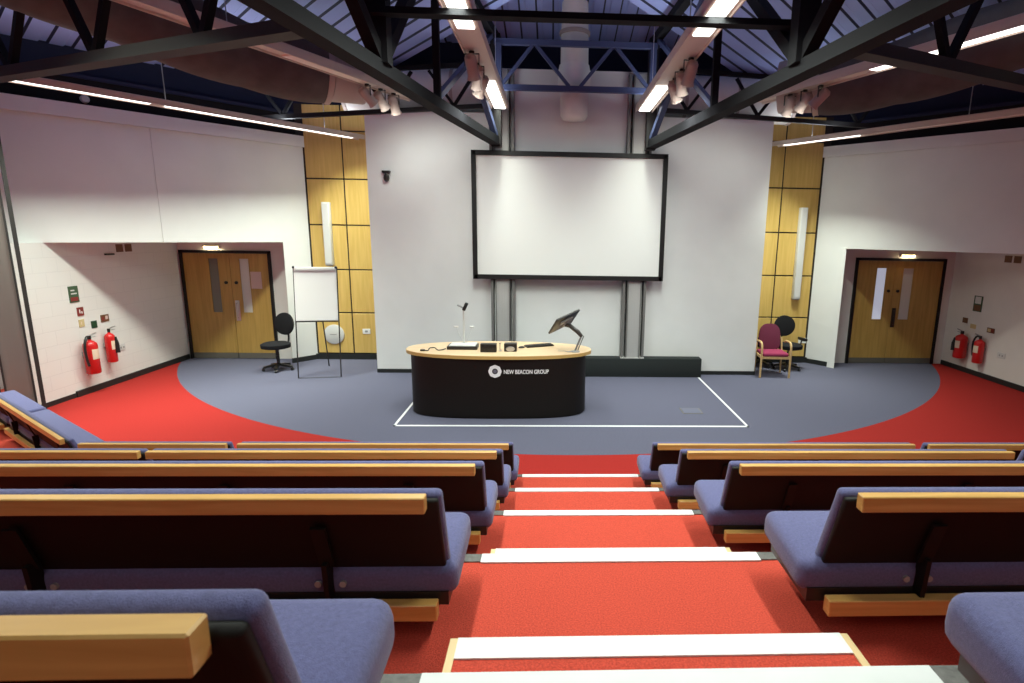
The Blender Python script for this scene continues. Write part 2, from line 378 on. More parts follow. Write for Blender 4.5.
# main trusses, one over each front column, running out over the seats
def main_truss(p0, p1, label, n1, n2):
    p0, p1 = V(p0), V(p1); d = (p1 - p0); u = d.normalized(); L = d.length
    t = thing('roof_truss', label, 'truss', (p0.x, p0.y, 4.3), group='main roof trusses')
    up = lambda s, z: V((p0.x + u.x * s, p0.y + u.y * s, z))
    m = MB(); m.bar(up(0, 4.32), up(L, 4.32), .13, .13); m.bar(up(0, 4.25), up(L, 4.25), .18, .018); m.build('bottom_chord', M['darksteel'], t, 0)
    m = MB(); m.bar(up(0, 6.0), up(L, 7.15), .13, .13); m.build('top_chord', M['darksteel'], t, 0)
    tz = lambda s: 6.0 + 1.15 * s / L
    for s, w in ((n1, .085), (n2, .2), (n2 + 2.6, .1), (n2 + 5.2, .1)):
        m = MB(); m.bar(up(s, 4.36), up(s, tz(s)), w, w); m.build('web_post', M['darksteel'], t, 0)
    for a, b, w, mm in ((n2, n1, .12, 'darksteel'), (n2, n2 + 2.6, .12, 'darksteel'), (n2 + 2.6, n2 + 5.2, .12, 'darksteel')):
        m = MB(); m.bar(up(a, 4.38), up(b, tz(b) - .05), w, w); m.build('web_diagonal', M[mm], t, 0)
    m = MB(); m.bar(up(.1, 4.4), up(n1 - .2, tz(n1) - .1), .09, .09); m.build('web_diagonal', M['steel'], t, 0)
    m = MB(); m.bar(up(n1, 4.4), up(.3, tz(.3) - .08), .07, .07); m.build('web_diagonal', M['steel'], t, 0)
    m = MB(); m.bar(up(0, 4.22), up(0, 6.05), .17, .17); m.build('end_post', M['black'], t, 0)
main_truss((-1.0, 10.86), (-3.28, -3.4), 'dark steel roof truss running out from the left front column', 2.97, 4.6)
main_truss((1.73, 10.86), (3.55, -3.4), 'dark steel roof truss running out from the right front column', 2.87, 5.0)

# cross beam between the two main trusses
m = MB(); m.b2((-1.75, 6.14, 4.775), (2.40, 6.24, 4.835)); m.b2((-1.75, 6.12, 4.77), (2.40, 6.26, 4.778))
tag(m.build('cross_beam', M['darksteel'], smooth=0), 'dark steel cross beam spanning between the two main roof trusses', 'beam')

# front truss between the columns
t = thing('front_truss', 'navy steel lattice truss between the tops of the two front columns', 'truss', (.35, 10.6, 5.1))
m = MB(); m.bar((-1.0, 10.6, 5.86), (1.75, 10.6, 5.86), .09, .09); m.build('top_chord', M['steel'], t, 0)
m = MB(); m.bar((-1.0, 10.6, 5.15), (1.75, 10.6, 5.15), .09, .09); m.build('bottom_chord', M['steel'], t, 0)
for a, b in ((-.88, -.36), (.26, -.30), (.45, .98), (1.62, 1.05)):
    m = MB(); m.bar((a, 10.6, 5.19), (b, 10.6, 5.82), .055, .055); m.build('web_diagonal', M['steel'], t, 0)
for a in (-.93, 1.68):
    m = MB(); m.bar((a, 10.6, 5.18), (a, 10.6, 5.83), .16, .1); m.build('end_post', M['steel'], t, 0)

# perimeter lattice on each side of the front truss
def perim(pts_low, label, zs):
    t = thing('edge_truss', label, 'truss', (pts_low[0][0], pts_low[0][1], pts_low[0][2]), group='lattice trusses over the front corners')
    a, b = V(pts_low[0]), V(pts_low[1]); upv = V((0, 0, .62))
    m = MB(); m.bar(a, b, .07, .075); m.build('bottom_chord', M['black'], t, 0)
    m = MB(); m.bar(a + upv * 1.1, b + upv * 1.1, .07, .07); m.build('top_chord', M['darksteel'], t, 0)
    for s in zs:
        q = a.lerp(b, s)
        for e in (-.10, .10):
            w = a.lerp(b, s + e); m = MB(); m.bar(q + V((0, 0, .03)), w + upv, .05, .05); m.build('web_diagonal', M['darksteel'], t, 0)
perim([(-1.1, 10.85, 4.90), (-5.3, 10.85, 4.585)], 'dark lattice truss crossing the top of the left timber panels', (.42, .85, .15))
perim([(1.85, 10.85, 4.90), (6.1, 10.85, 4.70)], 'dark lattice truss crossing the top of the right timber panels', (.12, .42, .85))

# side trusses running out from the main trusses to the slanted walls
def side_truss(a, b, label):
    a, b = V(a), V(b); t = thing('side_truss', label, 'truss', a, group='side roof trusses')
    m = MB(); m.bar(a, b, .12, .10); m.bar(a - V((0, 0, .06)), b - V((0, 0, .06)), .17, .018); m.build('bottom_chord', M['trussgrey'], t, 0)
    h = V((0, 0, 1.0))
    m = MB(); m.bar(a + h * 1.35, b + h * .95, .1, .1); m.build('top_chord', M['darksteel'], t, 0)
    for s in (.22, .5, .78):
        q = a.lerp(b, s)
        for e in (-.11, .11):
            w = a.lerp(b, s + e) + h * (1.3 - .35 * (s + e)); m = MB(); m.bar(q, w, .07, .07); m.build('web_diagonal', M['darksteel'], t, 0)
side_truss((-1.95, 5.15, 4.35), (-7.3, 7.95, 4.46), 'dark lattice truss running from the left main truss to the left slanted wall')
side_truss((2.5, 5.25, 4.35), (8.2, 8.0, 4.48), 'dark lattice truss running from the right main truss to the right slanted wall')

# ------------------------------------------------------------------ columns
def h_column(label, c, w, dpt, z0, z1, rz, web='greysteel', fl='greydark'):
    t = thing('steel_column', label, 'column', (c[0], c[1], z0), rz, 'steel columns', world=False)
    h = z1 - z0
    m = MB(); m.b2((-w / 2 + .07, -dpt / 2, 0), (w / 2 - .07, dpt / 2, h)); 
    for x in (-.045, 0, .045): m.b2((x - .006 + 0, -dpt / 2 - .008, 0), (x + .006, -dpt / 2, h))
    m.build('web', M[web], t, 0)
    for s in (-1, 1):
        m = MB(); m.b2((s * (w / 2 - .075) - .012, -dpt / 2 - .03, 0), (s * (w / 2 - .075) + .012, dpt / 2, h)); m.b2((s * w / 2 - .0225, -dpt / 2 - .01, 0), (s * w / 2 + .0225, dpt / 2, h))
        m.build('flange', M[fl], t, 0)
    m = MB(); m.b2((-w / 2 - .03, -dpt / 2 - .04, 0), (w / 2 + .03, dpt / 2, .02)); m.build('base_plate', M['greysteel'], t, 0)
h_column('grey steel column behind the left part of the projection screen', (-.93, 11.16), .40, .2, .0, 5.55, 0)
h_column('grey steel column behind the right part of the projection screen', (1.57, 11.16), .40, .2, .37, 5.55, 0)
h_column('thick grey steel column at the left edge beside the slanted wall', (-7.55, 8.31), .44, .28, .0, 5.2, R(42), 'brownsteel', 'trussgrey')

# ------------------------------------------------------------------ projection screen
t = thing('projection_screen', 'large white projection screen in a black frame on the front wall', 'screen', (.31, 11.0, 1.9))
sx0, sx1, sz0, sz1 = -1.455, 2.075, 1.90, 4.16; ys = 11.02
m = MB(); m.b2((sx0, ys - .005, sz0), (sx1, ys + .02, sz1)); m.build('screen_surface', M['screen'], t)
m = MB(); w = .085
for q in ((sx0 - .02, sz0 - .02, sx0 + w - .02, sz1 + .02), (sx1 - w + .02, sz0 - .02, sx1 + .02, sz1 + .02), (sx0, sz0 - .02, sx1, sz0 + w - .02), (sx0, sz1 - w + .02, sx1, sz1 + .02)):
    m.b2((q[0], ys - .035, q[1]), (q[2], ys + .03, q[3]), .004, 1)
m.build('frame', M['frame'], t)

# ------------------------------------------------------------------ ducts
def smooth_path(pts, n=6):
    pts = [V(p) for p in pts]; out = []
    for i in range(len(pts) - 1):
        p0, p1, p2, p3 = pts[max(i - 1, 0)], pts[i], pts[i + 1], pts[min(i + 2, len(pts) - 1)]
        for k in range(n):
            s = k / n; out.append(.5 * ((2 * p1) + (p2 - p0) * s + (2 * p0 - 5 * p1 + 4 * p2 - p3) * s * s + (3 * p1 - p0 - 3 * p2 + p3) * s ** 3))
    out.append(pts[-1]); return out
t = thing('air_duct', 'pale round air duct lying across the top of the front wall', 'duct', (.35, 11.95, 4.87))
m = MB(); m.tube([(x, 11.95, 5.33) for x in (-3.9, -2, 0, 2, 4.6)], .42, 28); m.build('duct_body', M['duct'], t, 50)
for x in (-3.9, -2.9, -1.9, 2.5, 3.5, 4.6):
    m = MB(); m.tube([(x - .03, 11.95, 5.33), (x + .03, 11.95, 5.33)], .435, 28); m.build('joint_ring', M['ductring'], t, 50)
t = thing('air_duct', 'short vertical pale duct dropping in front of the wall above the screen', 'duct', (.36, 10.98, 4.7))
m = MB(); m.lathe([(.10, 4.70), (.2, 4.72), (.245, 4.78), (.25, 5.2), (.24, 5.95), (.225, 6.62)], (.36, 10.98, 0), 28); m.build('duct_body', M['duct'], t, 50)
m = MB(); m.lathe([(.265, 5.25), (.285, 5.28), (.285, 5.5), (.262, 5.62)], (.36, 10.98, 0), 28); m.build('joint_ring', M['duct'], t, 50)
m = MB(); m.lathe([(.252, 6.1), (.268, 6.11), (.268, 6.16), (.252, 6.17)], (.36, 10.98, 0), 28); m.build('joint_ring', M['ductring'], t, 50)
def fabric_duct(pts, label, r=.47):
    t = thing('fabric_duct', label, 'duct', pts[0], group='sagging fabric ducts')
    p = smooth_path(pts, 10); rs = []
    for i in range(len(p)): rs.append(r * (.90 + .10 * abs(math.sin(i / len(p) * math.pi * 4.5 + .4))))
    m = MB(); m.tube(p, rs, 28); m.build('duct_sleeve', M['fabduct'], t, 60)
    a, b = p[0], p[1]; d = (b - a).normalized()
    m = MB(); m.tube([a - d * .03, a + d * .05], rs[0] * 1.04, 28); m.build('end_ring', M['ductring'], t, 60)
    m = MB(); m.tube([a - d * .05, a - d * .55], [rs[0] * .93, rs[0] * .85], 24); m.build('end_collar', M['ductring'], t, 60)
fabric_duct([(-3.42, 9.55, 5.06), (-4.3, 8.95, 5.10), (-5.15, 8.0, 5.32), (-5.75, 7.0, 5.45), (-6.3, 5.7, 5.45), (-6.7, 4.0, 5.5)], 'sagging brown fabric duct curving along the left side under the roof')
fabric_duct([(4.05, 9.45, 5.06), (4.95, 8.95, 5.10), (5.85, 8.0, 5.32), (6.45, 7.0, 5.45), (7.0, 5.7, 5.45), (7.4, 4.0, 5.5)], 'sagging brown fabric duct curving along the right side under the roof')

# ------------------------------------------------------------------ luminaires
LIGHTS = []
def area_lamp(p0, p1, w, watts, spread=150, color=(.91, 1, .87), up=False):
    p0, p1 = V(p0), V(p1); L = bpy.data.lights.new('batten_lamp', 'AREA'); L.shape = 'RECTANGLE'
    L.size = (p1 - p0).length; L.size_y = w; L.energy = watts; L.color = color; L.spread = R(spread)
    o = bpy.data.objects.new('batten_lamp', L); col.objects.link(o)
    x = (p1 - p0).normalized(); z = V((0, 0, -1)) if up else V((0, 0, 1))
    z = (z - x * z.dot(x)).normalized(); y = z.cross(x)
    mm = Matrix((x, y, z)).transposed().to_4x4(); mm.translation = (p0 + p1) / 2; o.matrix_world = mm
    return o
def batten(a, b, label, segs, lit, w=.30, h=.09, watt=34, spread=150, upw=5, power=None):
    """a..b along the housing's underside; segs = (t0,t1) diffuser lengths in metres from a"""
    a, b = V(a), V(b); u = (b - a).normalized(); up = V((0, 0, 1))
    t = thing('batten_light', label, 'light fixture', (a.x, a.y, a.z), group='suspended linear light fittings')
    m = MB(); m.bar(a + up * h * .5, b + up * h * .5, w, h, .006); m.build('housing', M['batten'], t)
    m = MB(); x = V((-u.y, u.x, 0))
    for s in (-1, 1): m.bar(a + x * s * (w / 2 - .008) - up * .012, b + x * s * (w / 2 - .008) - up * .012, .012, .03)
    m.build('side_lip', M['batten'], t)
    for (s0, s1), on in zip(segs, lit):
        p, q = a + u * s0, a + u * s1
        m = MB(); m.bar(p - up * .008, q - up * .008, w * .62, .02, .004); m.build('diffuser', M['lamp'] if on else M['lampdim'], t)
        if on:
            n = max(1, round((s1 - s0) / 2.5))
            for k in range(n):
                pw, sp = (power[list(segs).index((s0, s1))] if power else (watt, spread))
                area_lamp(p.lerp(q, k / n) - up * .03, p.lerp(q, (k + 1) / n) - up * .03, w * .5, pw * (s1 - s0) / n, sp)
                if upw: area_lamp(p.lerp(q, k / n) + up * (h + .02), p.lerp(q, (k + 1) / n) + up * (h + .02), w * .5, upw * (s1 - s0) / n, 170, (.85, .92, 1), up=True)
    Lg = (b - a).length; k = .8
    while k < Lg:
        m = MB(); m.cyl(a + u * k + up * h, a + u * k + up * (h + 1.1), .006, n=6); m.build('hanger_wire', M['silver'], t); k += 2.6
    return t
AUD, REAR, MID = (13, 150), (4, 150), (36, 150)
inner = (((.05, 1.0), (4.1, 6.2), (7.2, 9.6), (10.6, 13.5)), (1, 1, 1, 1))
IP = ((14, 95), MID, (36, 145), REAR)
batten((-.93, 10.85, 4.86), (-.93, -3.2, 4.86), 'linear light batten above the left column, running back over the seats', ((.05, 1.9), (4.1, 6.2), (7.0, 8.9), (10.6, 13.5)), (1, 1, 1, 1), power=IP)
batten((1.58, 10.75, 4.86), (1.58, -3.2, 4.86), 'linear light batten above the right column, running back over the seats', ((.05, 1.8), (4.0, 6.2), (7.0, 8.9), (10.6, 13.5)), (1, 1, 1, 1), power=IP)
ul = V((-1.67, -3.79, 0)).normalized(); ur = V((1.12, -2.86, 0)).normalized()
batten(V((-2.30, 10.40, 4.88)), V((-2.30, 10.40, 4.88)) + ul * 11, 'pinkish linear light batten left of the main truss, running over the left seats', ((1.0, 2.6), (5.2, 7.4), (8.2, 10.4)), (0, 1, 1), .24, power=(AUD, MID, (5, 150)))
batten(V((3.30, 9.95, 4.88)), V((3.30, 9.95, 4.88)) + ur * 11, 'linear light batten right of the main truss with a long lit length', ((2.2, 4.0), (5.2, 7.4), (8.2, 10.4)), (1, 1, 1), .24, power=((18, 120), (11, 150), (3, 150)))
batten(V((-3.74, 12.12, 4.49)), V((-3.74, 12.12, 4.49)) + V((-2.87, -4.11, 0)).normalized() * 9.5, 'low linear light batten along the top of the left slanted wall', ((.2, 3.4), (3.6, 5.9), (6.2, 9.2)), (1, 1, 1), (.20), .06, power=((34, 105), (42, 105), (16, 105)))
batten(V((4.33, 11.78, 4.49)), V((4.33, 11.78, 4.49)) + V((2.14, -3.36, 0)).normalized() * 9.5, 'low linear light batten along the top of the right slanted wall', ((.2, 1.7), (2.0, 4.6), (6.2, 9.2)), (1, 0, 0), (.20), .06, power=((46, 105), AUD, (4, 105)))

def spotlight(p, aim, label, watt=0):
    p = V(p); t = thing('spotlight', label, 'spotlight', p, group='stage spotlights')
    d = V(aim).normalized(); x = d.cross(V((0, 0, 1))).normalized(); c = p - V((0, 0, .17))
    m = MB(); m.cyl(p, p - V((0, 0, .03)), .035, n=10); m.bar(p - V((0, 0, .03)), p - V((0, 0, .03)) + x * .09, .03, .008); m.bar(p - V((0, 0, .03)), p - V((0, 0, .03)) - x * .09, .03, .008)
    for s in (-1, 1): m.bar(p - V((0, 0, .03)) + x * s * .088, c + x * s * .088, .03, .008)
    m.build('yoke', M['blackplast'], t)
    m = MB(); m.tube([c - d * .14, c - d * .11, c + d * .10, c + d * .14], [.045, .07, .07, .085], 16); m.build('lamp_body', M['spot'], t)
    m = MB(); m.cyl(c + d * .141, c + d * .146, .07, n=16); m.build('lens', M['palegrey'], t)
    if watt:
        L = bpy.data.lights.new('spotlight_lamp', 'SPOT'); L.energy = watt; L.spot_size = R(140); L.spot_blend = 1; L.shadow_soft_size = .2; L.color = (.93, 1, .93)
        o = bpy.data.objects.new('spotlight_lamp', L); col.objects.link(o); o.matrix_world = Matrix.Translation(c + d * .17) @ d.to_track_quat('-Z', 'Y').to_matrix().to_4x4()
P0 = V((-2.30, 10.40, 4.86)); Q0 = V((3.30, 9.95, 4.86))
nn = ('nearest the column', 'in the middle', 'farthest from the column')
for j, s in enumerate((.55, .85, 1.15)):
    spotlight(P0 + ul * s, (.1 + .25 * j, .6, -.8), 'small spotlight under the left pinkish batten beside the fabric duct end, ' + nn[j], 28)
for j, s in enumerate((.75, 1.05, 1.35)):
    spotlight(Q0 + ur * s, (-.1 - .25 * j, .6, -.8), 'small spotlight under the right batten beside the fabric duct end, ' + nn[j], 28)
for j, y in enumerate((8.5, 8.05, 7.55)):
    spotlight((-.98, y, 4.85), (-.5 + .3 * j, .6, -.9), 'small spotlight under the batten above the left column, ' + nn[j], 80)
    spotlight((1.66, y, 4.85), (.5 - .3 * j, .6, -.9), 'small spotlight under the batten above the right column, ' + nn[j], 80)

for x, y, z, nm in ((-7.0, 12.45, 2.345, 'left'), (7.68, 12.45, 2.385, 'right')):
    t = thing('bulkhead_light', 'small yellowish lit wall light just above the %s double door' % nm, 'light fixture', (x, y, z))
    m = MB(); m.b2((x - .17, y - .035, z - .025), (x + .17, y, z + .03), .01); m.build('housing', M['palegrey'], t)
    m = MB(); m.b2((x - .15, y - .055, z - .02), (x + .15, y - .034, z + .025), .008); m.build('lens', M['down'], t)
    L = bpy.data.lights.new('bulkhead_lamp', 'AREA'); L.shape = 'RECTANGLE'; L.size = .28; L.size_y = .05; L.energy = 3; L.color = (1, .82, .5)
    o = bpy.data.objects.new('bulkhead_lamp', L); col.objects.link(o); o.location = (x, y - .06, z); o.rotation_euler = (R(60), 0, 0)

# ------------------------------------------------------------------ benches
def make_bench(L, side, name='bench'):
    """origin: aisle end, on the tier, in line with the back rail; runs along side*x, faces +y"""
    t = thing(name, '', 'bench', (0, 0, 0), group='upholstered lecture benches', world=False)
    X = lambda a: side * a
    def bb(m, x0, x1, y0, y1, z0, z1, bv=0, sg=2): m.b2((min(X(x0), X(x1)), y0, z0), (max(X(x0), X(x1)), y1, z1), bv, sg)
    m = MB(); m.box((X(L / 2), .308, .206), (L, .365, .120), Matrix.Rotation(R(4.0), 3, 'X'), .040, 4); m.build('seat_cushion', M['blue'], t, 60)
    m = MB(); bb(m, .03, L - .03, .125, .45, .112, .160); m.build('seat_pan_and_shade', M['blackplast'], t, 0)  # black pan, enlarged so its colour fills the gap below with shadow
    # leaning backrest
    lean = Matrix.Rotation(R(20), 3, 'X'); c = V((0, .127, .370)); bi, ri, fi = (.03, .07, .06) if side < 0 else (.074, .115, .085)
    if L < 2: bi, ri, fi = .012, .03, .05
    m = MB(); m.box((X((bi + L - .02) / 2), c.y + .008, c.z), (L - bi - .02, .042, .372), lean, .018, 4); m.build('back_cushion', M['blue'], t, 60)
    m = MB(); m.box((X((bi + L - .018) / 2 ), c.y - .020, c.z - .008), (L - bi - .034, .022, .352), lean, .008, 2); m.build('back_board', M['blackboard'], t, 60)
    m = MB(); bb(m, ri, L - .02, .0, .038, .500, .552, .003, 1); m.build('top_rail', M['timber'], t)
    m = MB(); bb(m, fi, L - .03, .070, .112, .088, .146, .003, 1); m.build('foot_rail', M['timber'], t)
    ps = [.41, L / 2 + .10, L - .38] if L > 2 else [.35, L - .4]
    for p in ps:
        m = MB(); m.bar((X(p), .112, .135), (X(p), .100, .29), .05, .016); m.bar((X(p), .105, .27), (X(p), .052, .43), .045, .010)
        m.bar((X(p), .08, .132), (X(p), .44, .132), .05, .02)
        m.bar((X(p), .265, .0), (X(p), .265, .13), .06, .045); m.bar((X(p), .22, .006), (X(p), .42, .006), .06, .012)
        s = m.build('bracket', M['blackboard'], t, 0)
        for e in (-.04, .04):
            m = MB(); m.cyl((X(p + e), .135, .195), (X(p + e), .116, .195), .011, n=10); m.build('bolt', M['grey'], s)
    return t
RY = -.61
benches = {}
def put(kind, x, y, z, rz, label):
    L, side = {'LA': (2.44, -1), 'RA': (2.50, 1), 'LB': (1.29, -1), 'RB': (1.5, 1)}[kind]
    if kind not in benches:
        o = benches[kind] = make_bench(L, side)
        o.location = (x, y, z); o.rotation_euler = (0, 0, rz); o['label'] = label
    else: dup(benches[kind], (x, y, z), rz, label)
rows = ['front row', 'second row', 'third row from the front', 'fourth row from the front', 'rearmost row nearest the camera']
for k in range(1, 6):
    y = N1 - (k - 1) * GO + RY; z = k * RISE
    if k == 5: z += .024
    put('LA', -.305 if k < 5 else -.293, y, z, 0, 'long blue bench left of the aisle steps, ' + rows[k - 1])
    put('RA', .845 if k < 5 else .785, y, z, 0, 'long blue bench right of the aisle steps, ' + rows[k - 1])
    if k < 3:
        put('LB', -2.79 + .045 * (k - 1), y, z, 0, 'blue bench beyond the gap on the left side, ' + rows[k - 1])
        put('RB', 3.43, y, z, 0, 'blue bench beyond the gap on the right side, ' + rows[k - 1])
put('LA', -4.24, 4.96, RISE, R(-36.87), 'angled blue bench at the far left end of the front row')

put('LB', -6.26, 6.475, RISE, R(-36.87), 'end of a second angled blue bench cut by the left edge, beside the column')

# ------------------------------------------------------------------ desk
DC = (-.81, 8.93); DZ = .97
def oval(a, b, p=2.4, n=72, yb=None):
    out = []
    for k in range(n):
        th = 2 * math.pi * k / n; c, s = math.cos(th), math.sin(th)
        out.append((DC[0] + a * math.copysign(abs(c) ** (2 / p), c), DC[1] + b * math.copysign(abs(s) ** (2 / p), s)))
    return out
t = thing('lecture_desk', 'oval lecture desk with a pale wood top and black curved front', 'desk', (DC[0], DC[1], 0))
m = MB(); m.prism(oval(1.345, .56, 2.9), 0.02, DZ - .05); m.prism(oval(1.32, .54, 2.9), 0, .03); body = m.build('body', M['deskbody'], t, 40)
m = MB()
pr_ = oval(1.43, .60, 2.25)
m.mi = 1; m.prism(oval(1.43, .60, 2.25), DZ - .052, DZ - .004)
m.mi = 0; m.prism(oval(1.425, .595, 2.25), DZ - .03, DZ)
m.build('top', [M['desktop'], M['deskedge']], t, 40)
def front_y(x, off=.006):
    c = (x - DC[0]) / 1.345; c = max(-.999, min(.999, c)); s = (1 - abs(c) ** 2.9) ** (1 / 2.9)
    return DC[1] - .56 * s - off
# logo: scalloped ring and lettering
m = MB(); lx, lz = -.83, .735
for (r0, r1, wob) in ((.042, .095, .003),):
    n = 48
    A = []; B = []
    for k in range(n):
        a = 2 * math.pi * k / n; rr = r1 + wob * math.cos(8 * a)
        for rad, lst in ((r0, A), (rr, B)):
            x = lx + rad * math.cos(a); lst.append(m.bm.verts.new((x, front_y(x), lz + rad * math.sin(a))))
    for k in range(n): m._f([A[k], A[(k + 1) % n], B[(k + 1) % n], B[k]])
m.build('logo_ring', M['logo'], t)
m = MB(); vs = []
for k in range(20):
    a = 2 * math.pi * k / 20; x = lx + .03 * math.cos(a); vs.append(m.bm.verts.new((x, front_y(x), lz + .03 * math.sin(a))))
m._f(vs); m.build('logo_centre', M['logodot'], t)
cu = bpy.data.curves.new('lettering', 'FONT'); cu.body = 'NEW BEACON GROUP'; cu.size = .1; cu.extrude = .0; cu.offset = .0025; cu.space_character = 1.0
to = bpy.data.objects.new('lettering_src', cu); col.objects.link(to); bpy.context.view_layer.update()
me = bpy.data.meshes.new_from_object(to.evaluated_get(bpy.context.evaluated_depsgraph_get())); bpy.data.objects.remove(to)
xs = [v.co.x for v in me.vertices]; x0, x1 = min(xs), max(xs); sc = .66 / (x1 - x0)
for v in me.vertices:
    X = -.70 + (v.co.x - x0) * sc; v.co = V((X, front_y(X), .70 + v.co.y * .85)) - V((DC[0], DC[1], 0))
me.materials.clear(); me.materials.append(M['logo'])
lo = bpy.data.objects.new('lettering', me); col.objects.link(lo); lo.parent = t

# things on the desk
z = DZ
t = thing('document_camera', 'document camera with flat base and tall thin post on the desk', 'document camera', (-1.37, 8.95, z))
m = MB(); m.b2((-1.60, 8.78, z), (-1.14, 9.08, z + .05), .006); m.build('base', M['blackplast'], t)
m = MB(); m.b2((-1.57, 8.80, z + .05), (-1.17, 9.10, z + .062), .004); m.build('stage_plate', M['palegrey'], t)
m = MB(); m.tube([(-1.375, 9.04, z + .06), (-1.372, 9.04, z + .60)], [.016, .012], 10); m.build('post', M['palegrey'], t)
m = MB(); m.tube([(-1.46, 9.0, z + .66), (-1.40, 9.0, z + .635), (-1.37, 9.02, z + .61)], .014, 8); m.build('arm', M['grey'], t)
m = MB(); m.box((-1.335, 8.98, z + .64), (.05, .06, .13), Matrix.Rotation(R(25), 3, 'Y'), .01); m.build('camera_head', M['blackplast'], t)
for s in (-1, 1):
    m = MB(); m.tube([(-1.37 + s * .03, 9.06, z + .06), (-1.37 + s * .12, 9.06, z + .30)], .004, 6); m.box((-1.37 + s * .125, 9.04, z + .315), (.07, .03, .025), None, .006); m.build('side_lamp', M['palegrey'], t)
t = thing('speaker_box', 'small black ribbed box in the middle of the desk, left of the half-round device', 'box', (-.95, 8.65, z))
m = MB(); m.b2((-1.07, 8.60, z), (-.83, 8.72, z + .125), .006); m.build('case', M['brownplast'], t)
m = MB()
for k in range(11): m.b2((-1.055 + k * .02, 8.594, z + .01), (-1.047 + k * .02, 8.602, z + .115))
m.build('grille', M['blackplast'], t)
t = thing('desk_phone', 'black square device with a silver half-round front on the desk', 'phone', (-.62, 8.72, z))
m = MB(); m.b2((-.72, 8.67, z), (-.53, 8.80, z + .12), .006); m.build('case', M['brownplast'], t)
m = MB(); m.tube([(-.625, 8.672, z + .043), (-.625, 8.655, z + .043)], [.070, .060], 20, flat=.58); m.build('dial', M['silver'], t)
m = MB(); m.lathe([(.03, z), (.03, z + .008), (.006, z + .012), (.006, z + .10), (.012, z + .105), (.012, z + .125)], (-.785, 8.72, 0), 12)
tag(m.build('desk_microphone', M['silver']), 'thin small microphone stand between the two black boxes on the desk', 'microphone')
t = thing('keyboard', 'slim dark keyboard lying at an angle on the desk', 'keyboard', (-.2, 9.12, z), R(24), world=False)
m = MB(); m.box((0, 0, .012), (.46, .15, .022), None, .005); m.build('case', M['brownplast'], t)
m = MB()
for i in range(14):
    for j in range(4): m.box((-.20 + i * .031, -.048 + j * .032, .026), (.025, .026, .008))
m.build('keys', M['blackplast'], t, 0)
t = thing('computer_mouse', 'small dark mouse beside the keyboard on the desk', 'mouse', (-.47, 8.95, z), R(20), world=False)
m = MB(); m.tube([(-.05, 0, .012), (-.035, 0, .015), (0, 0, .018), (.035, 0, .014), (.05, 0, .01)], [.008, .024, .03, .024, .01], 12, flat=.55); m.build('shell', M['brownplast'], t)
m = MB(); m.box((.02, 0, .034), (.014, .006, .006)); m.build('wheel', M['grey'], t)
t = thing('monitor', 'tilted dark monitor on a jointed arm at the right end of the desk', 'monitor', (.36, 8.75, z))
c = V((.185, 8.83, 1.415)); U = V((.37, .25, .14)).normalized(); W = V((.12, -.316, .25)); W = (W - U * W.dot(U)).normalized(); Nn = U.cross(W)
rot = Matrix((U, W, Nn)).transposed()
m = MB(); m.box(c, (.44, .44, .03), rot, .006); m.build('case', M['brownplast'], t)
m = MB(); m.box(c - Nn * .017, (.41, .41, .004), rot); m.build('display', M['black'], t)
m = MB(); m.box(c + Nn * .025 + W * .06, (.24, .10, .03), rot, .006); m.box(c + Nn * .03 - W * .03, (.10, .10, .05), rot, .01); m.build('rear_cover', M['grey'], t)
h0 = c + Nn * .05 - W * .02
m = MB(); m.tube([h0, h0 + V((.07, -.02, -.01)), (.40, 8.74, 1.27), (.46, 8.73, 1.20)], [.03, .032, .034, .026], 10); m.build('upper_arm', M['brownplast'], t)
m = MB(); m.bar((.455, 8.73, 1.22), (.36, 8.70, z + .02), .03, .018); m.bar((.49, 8.75, 1.21), (.40, 8.72, z + .02), .012, .012); m.build('lower_arm', M['greydark'], t)
m = MB(); m.tube([(.40, 8.70, z + .012), (.33, 8.68, z + .012), (.25, 8.64, z + .012), (.19, 8.70, z + .012), (.10, 8.74, z + .006)], [.02, .02, .012, .006, .004], 8, flat=.6); m.lathe([(.07, z), (.07, z + .012), (.03, z + .02)], (.36, 8.7, 0), 16); m.build('foot', M['grey'], t)
m = MB(); m.tube(smooth_path([(-1.93, 8.67, z + .012), (-1.86, 8.66, z + .012), (-1.84, 8.70, z + .04), (-1.78, 8.76, z + .035), (-1.72, 8.7, z + .012), (-1.66, 8.73, z + .012), (-1.62, 8.80, z + .012)]), .008, 6); m.box((-1.94, 8.67, z + .014), (.07, .04, .026), None, .006)
tag(m.build('cable', M['brownplast']), 'short dark cable looping on the left end of the desk', 'cable')

# floor marks
m = MB(); tw = .035; ya, yb2 = 8.03, 11.0; ta, tb = -2.26, 2.91
m.b2((ta, ya, .001), (tb, ya + .05, .004)); m.b2((ta, ya, .001), (ta + tw, yb2, .004)); m.b2((tb - tw, ya, .001), (tb, yb2, .004))
tag(m.build('floor_tape', M['tape']), 'thin white tape outline on the blue carpet around the desk', 'tape')
t = thing('floor_box', 'square floor socket box in the blue carpet right of the desk', 'floor box', (2.23, 8.81, 0))
m = MB(); m.b2((2.07, 8.66, 0), (2.39, 8.96, .004)); m.build('rim', M['midgrey'], t)
m = MB(); m.b2((2.09, 8.68, .0), (2.37, 8.94, .007)); lid = m.build('lid', M['floorlid'], t)
m = MB(); m.b2((2.16, 8.77, .006), (2.30, 8.80, .010)); m.build('handle', M['blackplast'], lid)

